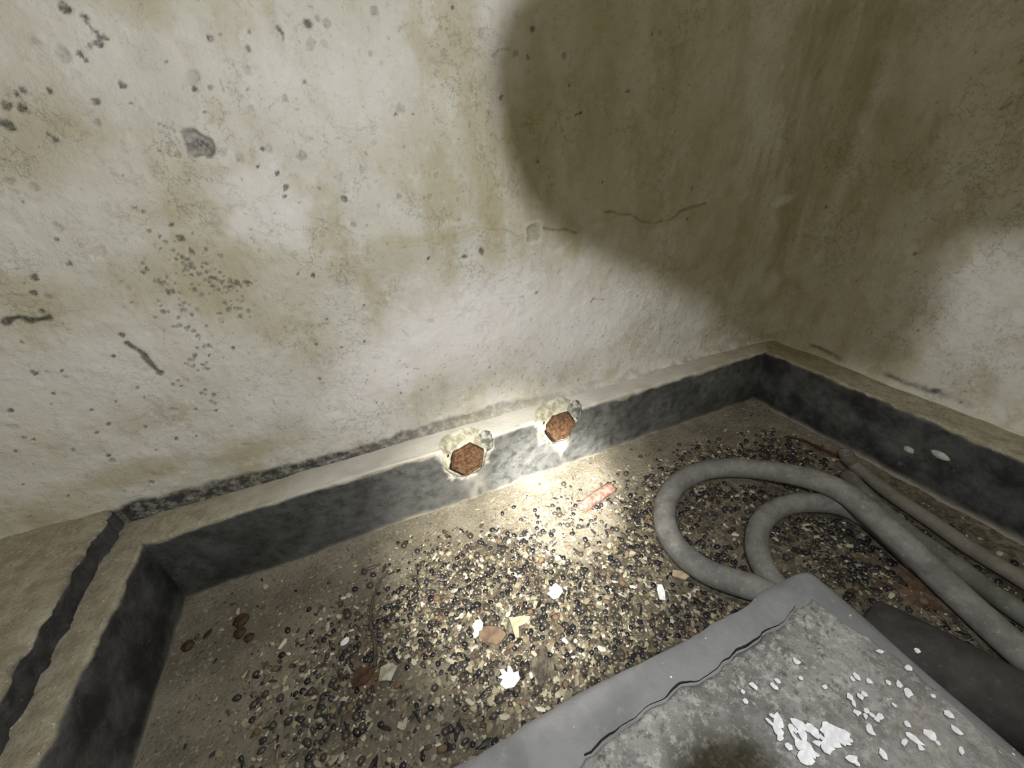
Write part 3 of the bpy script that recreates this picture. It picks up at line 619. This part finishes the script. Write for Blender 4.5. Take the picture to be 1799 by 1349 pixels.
for i in range(rows - 1):
    for k in range(seg):
        k2_ = (k + 1) % seg
        bm.faces.new((R0[i][k], R0[i][k2_], R0[i + 1][k2_], R0[i + 1][k])); bm.faces.new((R1[i][k2_], R1[i][k], R1[i + 1][k], R1[i + 1][k2_]))
for i in (0, rows - 1):
    for k in range(seg): bm.faces.new((R0[i][k], R0[i][(k + 1) % seg], R1[i][(k + 1) % seg], R1[i][k]))
o = from_bm('shell', bm, M['pinkish'], root, True); o.matrix_parent_inverse = Matrix.Translation(-root.location)
bm = bmesh.new(); tube(bm, [a + t * .010, a + t * .02, b - t * .008], .0078, 12, 2); o = from_bm('bore', bm, M['hole'], root, True); o.matrix_parent_inverse = Matrix.Translation(-root.location)

bm = bmesh.new()                                                                            # forked root
P = [at_floor(p, .005) for p in [(-1.1128,-0.1647),(-1.1288,-0.1792),(-1.1411,-0.2013),(-1.1483,-0.2242),(-1.1514,-0.2454),(-1.1505,-0.2711),(-1.1499,-0.2969),(-1.1531,-0.3177)]]
tube(bm, P, (.0022, .0030), 8, 5, 1, .3); tube(bm, [P[4], at_floor((-1.1397,-0.2387), .006), at_floor((-1.1284,-0.2293), .005)], (.0026, .0015), 7, 5, 2, .3)
props(from_bm('twig', bm, M['twig'], None, True), 'thin dark forked root curving over the dust left of the pebbles', 'twig')
bm = bmesh.new()                                                                            # rusty metal strip
P = [at_floor(p, z) for p, z in zip([(-0.1675,-0.2207),(-0.1501,-0.2398),(-0.1400,-0.2740),(-0.1341,-0.3090),(-0.1305,-0.3432),(-0.1461,-0.3756)], (.008, .010, .010, .010, .012, .010))]
c = spline(P, 6); L = []
for i, p in enumerate(c):
    tt = (c[min(i + 1, len(c) - 1)] - c[max(i - 1, 0)]).normalized(); sd = tt.cross(V((0, 0, 1))); wd = .0055 * (.6 + .7 * float(noise(i * .4 + 1, 1, 1, 4)))
    L.append([bm.verts.new(p + sd * wd + V((0, 0, .0025))), bm.verts.new(p - sd * wd - V((0, 0, .002))), bm.verts.new(p - sd * wd * .9 - V((0, 0, .005))), bm.verts.new(p + sd * wd * .9 - V((0, 0, .001)))])
for q0, q1 in zip(L[:-1], L[1:]):
    for k_ in range(4): bm.faces.new((q0[k_], q0[(k_ + 1) % 4], q1[(k_ + 1) % 4], q1[k_]))
bm.faces.new(L[0]); bm.faces.new(L[-1])
props(from_bm('rusty_strip', bm, M['rusty_band'], None, True), 'rust brown strip lying along the foot of the right kerb', 'metal strip')
bm = bmesh.new(); tube(bm, [at_floor(p, .012) for p in [(-0.1617,-0.3145),(-0.1502,-0.3268),(-0.1404,-0.3423)]], .0010, 6, 4)
props(from_bm('wire', bm, M['daub'], None, True), 'fine pale wire end poking out over the rusty strip', 'wire')

def plate(name, p, outline, thick, m, label, cat, group=None, turn=0., tilt=.10, lift=.004, parent=None):
    """a flat scrap with its own outline (metres), thickness and slight curl, lying at p"""
    bm = bmesh.new(); c, s = math.cos(turn), math.sin(turn); ph = random.uniform(0, 6.28)
    top = []; bot = []
    for x, y in outline:
        X_, Y_ = x * c - y * s, x * s + y * c; z = tilt * (X_ * math.cos(ph) + Y_ * math.sin(ph)) + tilt * 6 * (x * x + y * y)
        top.append(bm.verts.new((X_, Y_, z + thick))); bot.append(bm.verts.new((X_, Y_, z)))
    n = len(outline); ct = bm.verts.new((0, 0, thick)); cb = bm.verts.new((0, 0, 0))
    for i in range(n):
        j = (i + 1) % n
        bm.faces.new((top[i], top[j], ct)); bm.faces.new((bot[j], bot[i], cb)); bm.faces.new((bot[i], bot[j], top[j], top[i]))
    o = from_bm(name, bm, m, parent); o.location = (p[0], p[1], p[2] + lift)
    return props(o, label, cat, group) if label else o
def ragged(rx, ry, n=9, j=.3): return [(math.cos(i / n * 2 * math.pi) * rx * random.uniform(1 - j, 1 + j), math.sin(i / n * 2 * math.pi) * ry * random.uniform(1 - j, 1 + j)) for i in range(n)]
for p, ol, m, nm, lab, cat, tn in (
    ((-0.8581,-0.3284), [(-.012, -.008), (-.004, -.012), (.009, -.010), (.012, -.002), (.010, .009), (.003, .006), (-.002, .011), (-.007, .005), (-.013, .006)], 'flake', 'paint_flake', 'square notched white flake in the lit pebbles, level with the small hose loop', 'flake', .3),
    ((-0.7021,-0.4055), [(-.005, -.012), (.004, -.013), (.006, .002), (.004, .013), (-.003, .013), (-.006, .004)], 'flake', 'paint_flake', 'narrow upright white flake below the wide hose loop', 'flake', -.5),
    ((-0.9775,-0.4143), [(-.013, -.008), (-.005, -.014), (.007, -.012), (.015, -.003), (.013, .006), (.006, .005), (.002, .013), (-.002, .014), (-.003, .005), (-.008, .010), (-.014, .010), (-.010, .003), (-.016, .000), (-.009, -.002)], 'flake', 'paint_flake', 'large white flake with jagged fingers near the block edge', 'flake', -.4),
    ((-0.9952,-0.3282), [(-.008, -.006), (.002, -.009), (.009, -.002), (.008, .006), (.001, .009), (-.008, .004)], 'flake', 'paint_flake', 'small round white flake touching the brown scrap', 'flake', .2),
    ((-1.0015,-0.3385), ragged(.006, .004, 7), 'flake', 'paint_flake', 'tiny white flake just below the round one by the brown scrap', 'flake', .9),
    ((-1.1913,-0.2634), ragged(.007, .005, 8, .15), 'flake', 'paint_flake', 'lone oval white flake in the dust left of the forked root', 'flake', .5),
    ((-0.9803,-0.3502), [(-.013, -.012), (-.004, -.019), (.006, -.022), (.014, -.010), (.013, .004), (.010, .017), (.002, .024), (-.006, .016), (-.014, .009), (-.011, -.002)], 'scrap_brown', 'leather_scrap', 'flat brown scrap shaped like a leaf among the pebbles', 'scrap', .9),
    ((-0.9383,-0.3509), [(-.006, -.020), (.000, -.020), (.002, -.004), (.018, -.002), (.024, .006), (.010, .010), (-.004, .010), (-.010, .012), (-.008, -.002)], 'scrap_tan', 'wood_sliver', 'forked tan wooden sliver right of the brown scrap', 'scrap', -.2),
    ((-0.6522,-0.3954), [(-.014, -.004), (.006, -.008), (.014, .000), (.004, .008), (-.012, .007)], 'scrap_tan', 'wood_sliver', 'short tan sliver below the left bend of the wide hose loop', 'scrap', -.6),
    ((-1.1692,-0.3249), ragged(.015, .012, 10), 'rusty_band', 'rust_scale', 'reddish rust scale at the lower end of the forked root', 'scrap', .1),
    ((-1.1364,-0.3351), ragged(.013, .012, 9), 'collar', 'mortar_chip', 'pale mortar chip beside the reddish rust scale', 'chip', .1),
    ((-0.9285,-0.4192), ragged(.009, .024, 9), 'twig', 'bark_strip', 'dark bark strip pointing at the block edge', 'scrap', -.5),
    ((-0.6344,-0.6042), ragged(.004, .004, 5), 'flake', None, None, None, 0)):
    if nm: KEEP.append((*p, max(math.hypot(*q) for q in ol) * .62))
    if nm: plate(nm, at_floor(p), ol, .0022 if m != 'flake' else .0014, M[m], lab, cat, None, tn, .06, .007)
for p, rx, lab in (((-1.4252,-0.1596), .0085, 'round dark brown clod lying apart on the dust, farthest left'), ((-1.3520,-0.1497), .011, 'brown clod farthest up the dusty strip'), ((-1.3515,-0.1710), .0085, 'darker clod right below the upper brown clod'), ((-1.3366,-0.1847), .007, 'small clod at the right of the darker clod')):
    bm = bmesh.new(); bmesh.ops.create_icosphere(bm, subdivisions=3, radius=1)
    for v in bm.verts: n = .7 + .6 * float(fbm(v.co.x + 4 + p[0] * 9, v.co.y + v.co.z * .7 + 4, 1.8, 3, 4)); v.co = V((v.co.x * rx * n, v.co.y * rx * 1.15 * n, v.co.z * rx * .6 * n))
    o = from_bm('clod', bm, M['clod'], None, True); o.location = at_floor(p, rx * .35); props(o, lab, 'clod')

# ------------------------------------------------------------------ white flakes scattered on the block
FL = [(-0.8155,-0.6323),(-0.8159,-0.6275),(-0.8212,-0.6301),(-0.8208,-0.6359),(-0.8224,-0.6396),(-0.8091,-0.6388),(-0.8017,-0.6397),(-0.7992,-0.6437),(-0.7958,-0.6460),(-0.8053,-0.6457),(-0.8124,-0.6437),(-0.7955,-0.6513),(-0.7848,-0.6522),(-0.7821,-0.6557),(-0.7773,-0.6579),(-0.7880,-0.6578),(-0.7957,-0.6581),(-0.7874,-0.6596),(-0.7800,-0.6621),(-0.7761,-0.6631),(-0.8136,-0.6493),(-0.8098,-0.6525),(-0.8103,-0.6560),(-0.8182,-0.6562),(-0.8159,-0.6590),(-0.8146,-0.6523),(-0.8222,-0.6462),(-0.7937,-0.6536),(-0.8082,-0.6416),(-0.8004,-0.6537),(-0.8078,-0.6579),(-0.7523,-0.6537),(-0.7486,-0.6579),(-0.7445,-0.6564),(-0.7437,-0.6593),(-0.7392,-0.6630),(-0.7428,-0.6630),(-0.7552,-0.6639),(-0.7559,-0.6660),(-0.7012,-0.6621),(-0.7256,-0.6740),(-0.7459,-0.6445),(-0.7483,-0.6491),(-0.7387,-0.6477),(-0.7340,-0.6481),(-0.7311,-0.6822),(-0.7177,-0.6848),(-0.7184,-0.6905),(-0.7401,-0.6801),(-0.7331,-0.6869),(-0.7865,-0.6703),(-0.7858,-0.6731),(-0.7607,-0.6085),(-0.8110,-0.6061),(-0.8228,-0.6058),(-0.8266,-0.6114),(-0.7894,-0.6121),(-0.7955,-0.6136),(-0.7698,-0.6187),(-0.7580,-0.6316),(-0.7312,-0.6373),(-0.7260,-0.6378),(-0.7209,-0.6439),(-0.6791,-0.6515),(-0.6567,-0.6465),(-0.6870,-0.6336),(-0.7014,-0.6556),(-0.7077,-0.6509),(-0.6891,-0.6840),(-0.6967,-0.6918),(-0.6856,-0.6719),(-0.7206,-0.6630),(-0.7619,-0.6777),(-0.7084,-0.6998)]
big = {0: (.009, .014), 2: (.004, .008), 3: (.010, .009), 4: (.005, .008), 6: (.013, .010), 8: (.012, .010), 9: (.012, .007), 12: (.014, .014), 13: (.016, .018), 14: (.011, .012), 15: (.013, .012), 16: (.010, .012), 20: (.011, .010), 21: (.010, .012), 23: (.011, .013), 31: (.006, .005), 39: (.008, .010), 46: (.010, .008), 45: (.006, .011), 50: (.011, .006), 53: (.006, .008), 57: (.0045, .007)}
OWN = {13: 'largest white paint flake, in the dense cluster on the grey block', 12: 'second largest white flake, just left of the largest in the cluster',
    0: 'slender white flake at the far left end of the cluster on the block', 3: 'pointed white flake below the slender one at the cluster left end',
    6: 'white flake at the top of the cluster, left of the largest flake', 23: 'white flake lowest down in the cluster on the block',
    50: 'slanted white flake below the cluster, close to the picture bottom', 53: 'single white flake near the crack edge of the rough screed, left of the loose ones'}
for i, p in enumerate(FL):
    q = big.get(i); rx, ry = (q[0] * .40, q[1] * .41) if q else (random.uniform(.0014, .0028), random.uniform(.0016, .0036))
    lab, grp = OWN.get(i), None
    if lab is None and i < 31: lab, grp = 'small white paint flake within the dense cluster on the rough block top', 'flakes in the cluster on the block'
    elif lab is None: lab, grp = 'small white paint flake lying apart from the dense cluster on the block', 'loose flakes on the block'
    z = HB + .0055 + (float(fbm(p[0], p[1], 10, 3, 6)) - .5) * .004
    plate('paint_flake', (p[0], p[1], z), ragged(rx, ry, 9 if q else 6, .34), .0012, M['flake_dimmed'], lab, 'flake', grp, random.uniform(0, 3.1), .05, .0012)

# ------------------------------------------------------------------ pebbles and litter
def stone_mesh(name, seed, m, sub=2, flat=.75):
    bm = bmesh.new(); bmesh.ops.create_icosphere(bm, subdivisions=sub, radius=1); g_ = random.Random(seed)
    ax = (1, g_.uniform(.62, 1.0), flat * g_.uniform(.85, 1.1))
    for v in bm.verts:
        n = .78 + .44 * float(noise(v.co.x * 1.3 + 5, v.co.y * 1.3 + v.co.z + 5, 1, seed)); v.co = V((v.co.x * ax[0] * n, v.co.y * ax[1] * n, v.co.z * ax[2] * n))
    me = bpy.data.meshes.new(name); bm.to_mesh(me); bm.free(); me.polygons.foreach_set('use_smooth', np.full(len(me.polygons), True)); me.materials.append(m); return me
KEEP.append((a.x, a.y, .012)); KEEP.append(((a.x + b.x) / 2, (a.y + b.y) / 2, .014)); KEEP.append((b.x, b.y, .012))
KA = np.array(KEEP)
def free(x, y, pad=.0):
    if (np.hypot(KA[:, 0] - x, KA[:, 1] - y) < KA[:, 2]).any(): return False
    if y > -W1 - .012 or x > -W2 - .012 or x < -KL + .03: return False
    return not (x < -.60 + pad and y < -.53 + pad)
black_m = [stone_mesh('pebble_black', s, M['black']) for s in range(7)]
brown_m = [stone_mesh('pebble_brown', s + 9, M['brown']) for s in range(2)]
spots = []; tries = 0
while len(spots) < 3000 and tries < 90000:
    tries += 1
    x = random.uniform(-1.42, -.10); y = random.uniform(-1.0, -.08)
    if not free(x, y) or random.random() > float(density(x, y)) ** 1.25: continue
    spots.append((x, y, random.choice((.0022, .0030, .0036, .0042, .0048, .0056)) * random.uniform(.85, 1.15)))
cp = V(CAM)
spots.sort(key=lambda q: -q[2] / (V((q[0], q[1], 0)) - cp).length)
placed = []
def ok(x, y, r): return all((x - a) ** 2 + (y - b) ** 2 > (r + c) ** 2 * .8 for a, b, c in placed)
first = 0; rest = []
for x, y, r in spots:
    if first < 340 and ok(x, y, r):
        placed.append((x, y, r)); brown = first % 9 == 4
        o = bpy.data.objects.new('pebble', random.choice(brown_m if brown else black_m)); COL.objects.link(o)
        o.location = (x, y, floor_z(x, y) + r * .55); o.scale = (r, r * random.uniform(.9, 1.2), r); o.rotation_euler = (random.uniform(-.3, .3), random.uniform(-.3, .3), random.uniform(0, 6.28))
        if brown: props(o, 'smooth brown pebble lying loose among the black ones on the floor', 'pebble', 'brown pebbles on the floor')
        else: props(o, 'small smooth black pebble lying loose on the littered floor', 'pebble', 'black pebbles on the floor')
        first += 1
        if first >= 330: first = 999
    else: rest.append((x, y, r))
def scatter(name, items, subdiv, m, label, rough):
    """thousands of tiny bits joined into one mesh"""
    bm = bmesh.new(); bmesh.ops.create_icosphere(bm, subdivisions=subdiv, radius=1)
    bv = np.array([v.co[:] for v in bm.verts]); bf = np.array([[v.index for v in f.verts] for f in bm.faces]); bm.free()
    vs, fs = [], []
    for i, (x, y, z, r, fl_, el) in enumerate(items):
        a = RNG.uniform(0, 6.28); c, s = math.cos(a), math.sin(a)
        q = bv * (1 + (RNG.uniform(-1, 1, (len(bv), 1)) * rough)) * np.array([r * el, r / el ** .5, r * fl_])
        tl = RNG.uniform(-.35, .35); q = np.stack([q[:, 0], q[:, 1], q[:, 2] + q[:, 0] * tl], -1)
        vs.append(np.stack([q[:, 0] * c - q[:, 1] * s + x, q[:, 0] * s + q[:, 1] * c + y, q[:, 2] + z], -1)); fs.append(bf + i * len(bv))
    o = link(name, mesh_np(name, np.concatenate(vs), np.concatenate(fs), None, subdiv > 1), m)
    return props(o, label, 'litter', None, 'stuff')
scatter('dark_litter', [(x, y, floor_z(x, y) + r * .4, r, .7, random.uniform(1, 1.25)) for x, y, r in rest], 2, M['black'], 'countless smaller black pebbles spread over the floor', .08)
def sample(n, power, floor_d, xr=(-1.43, -.10), yr=(-1.05, -.075)):
    out = []
    while len(out) < n:
        x = random.uniform(*xr); y = random.uniform(*yr)
        if free(x, y) and random.random() < floor_d + (1 - floor_d) * float(density(x, y)) ** power: out.append((x, y))
    return out
scatter('pale_chips', [(x, y, floor_z(x, y) + .0012, min(.0009 + random.expovariate(1 / .0011), .0050), random.uniform(.3, .7), random.uniform(1, 1.7)) for x, y in [q for q in sample(19000, .9, .06) if not (q[0] > -.56 and q[1] < -.22) or random.random() < .5]], 1, M['chips'], 'countless tiny pale and tan chips strewn over the floor', .3)
scatter('dark_bits', [(x, y, floor_z(x, y) + .0012, min(.001 + random.expovariate(1 / .0012), .006), random.uniform(.25, .6), random.uniform(1.1, 2.6)) for x, y in sample(6500, 1.1, .03)], 1, M['blackish'], 'countless brown and black crumbs strewn over the floor', .3)

# ------------------------------------------------------------------ added lamp, out of view, made up to hold the shadow-casting flaps
root = empty('added_lamp', (LAMP.x - .12, LAMP.y - .42, HB + .008), 'added unseen black lamp on a bent arm standing on the grey block', 'lamp')
inv = Matrix.Translation(-root.location)
def lamp_part(name, bm, m, par=root):
    o = from_bm(name, bm, m, par); o.matrix_parent_inverse = inv; return o
bm = bmesh.new(); bmesh.ops.create_cone(bm, cap_ends=True, segments=32, radius1=.06, radius2=.05, depth=.02, matrix=Matrix.Translation(root.location + V((0, 0, .010)))); lamp_part('base', bm, M['lamp_black'])
bm = bmesh.new(); tube(bm, [root.location + V((0, 0, .018)), root.location + V((0, -.01, .25)), LAMP - f_ * .17 + V((0, 0, .03)), LAMP - f_ * .065], .007, 12, 10); lamp_part('arm', bm, M['lamp_black'])
bm = bmesh.new(); rings = []
for d, rr in ((-.07, .012), (-.064, .024), (-.03, .028), (-.006, .030), (-.006, .026), (-.012, .020)):
    rings.append([bm.verts.new(LAMP + f_ * d + (r_ * math.cos(i / 28 * 2 * math.pi) + u_ * math.sin(i / 28 * 2 * math.pi)) * rr) for i in range(28)])
for a, b in zip(rings[:-1], rings[1:]):
    for i in range(28): bm.faces.new((a[i], a[(i + 1) % 28], b[(i + 1) % 28], b[i]))
bm.faces.new(rings[0]); bm.faces.new(rings[-1]); lamp_part('lamp_head', bm, M['lamp_black'])
def shadow_flap(name, outline, depth):
    bm = bmesh.new(); sides = []
    for d in (depth, depth + .003):
        sides.append([bm.verts.new(LAMP + f_ * d + r_ * (a * depth) + u_ * (b * depth)) for a, b in outline])
    n = len(outline)
    bm.faces.new(sides[0]); bm.faces.new(sides[1][::-1])
    for i in range(n): bm.faces.new((sides[0][i], sides[0][(i + 1) % n], sides[1][(i + 1) % n], sides[1][i]))
    bmesh.ops.triangulate(bm, faces=[f for f in bm.faces if len(f.verts) > 4]); lamp_part(name, bm, M['lamp_black'])
# added blockers, outlines shaped to cast the upper right shadow and the small lower one
shadow_flap('upper_blocker', [(0.0934,1.6122),(-0.0529,0.9235),(-0.1751,0.8301),(-0.2101,0.7126),(-0.2047,0.6240),(-0.1607,0.4685),(-0.1054,0.3749),(-0.0071,0.2898),(0.1164,0.2385),(0.2771,0.1913),(0.3930,0.1410),(0.4883,0.0558), (0.6303,-0.0162),(0.7360,-0.0442),(0.8411,-0.0513),(0.9052,0.0216),(0.9560,0.1023),(0.9736,0.1992),(1.0052,0.2560),(1.0703,0.2797),(1.1883,0.2858),(1.8041,0.3401),(1.7771,1.5895)], .05)
shadow_flap('clip', [(0.0908,-1.3050),(0.1335,-1.2155),(0.1977,-1.1671),(0.2716,-1.1467),(0.3385,-1.1686),(0.3757,-1.2181),(0.3865,-1.3081)], .05)
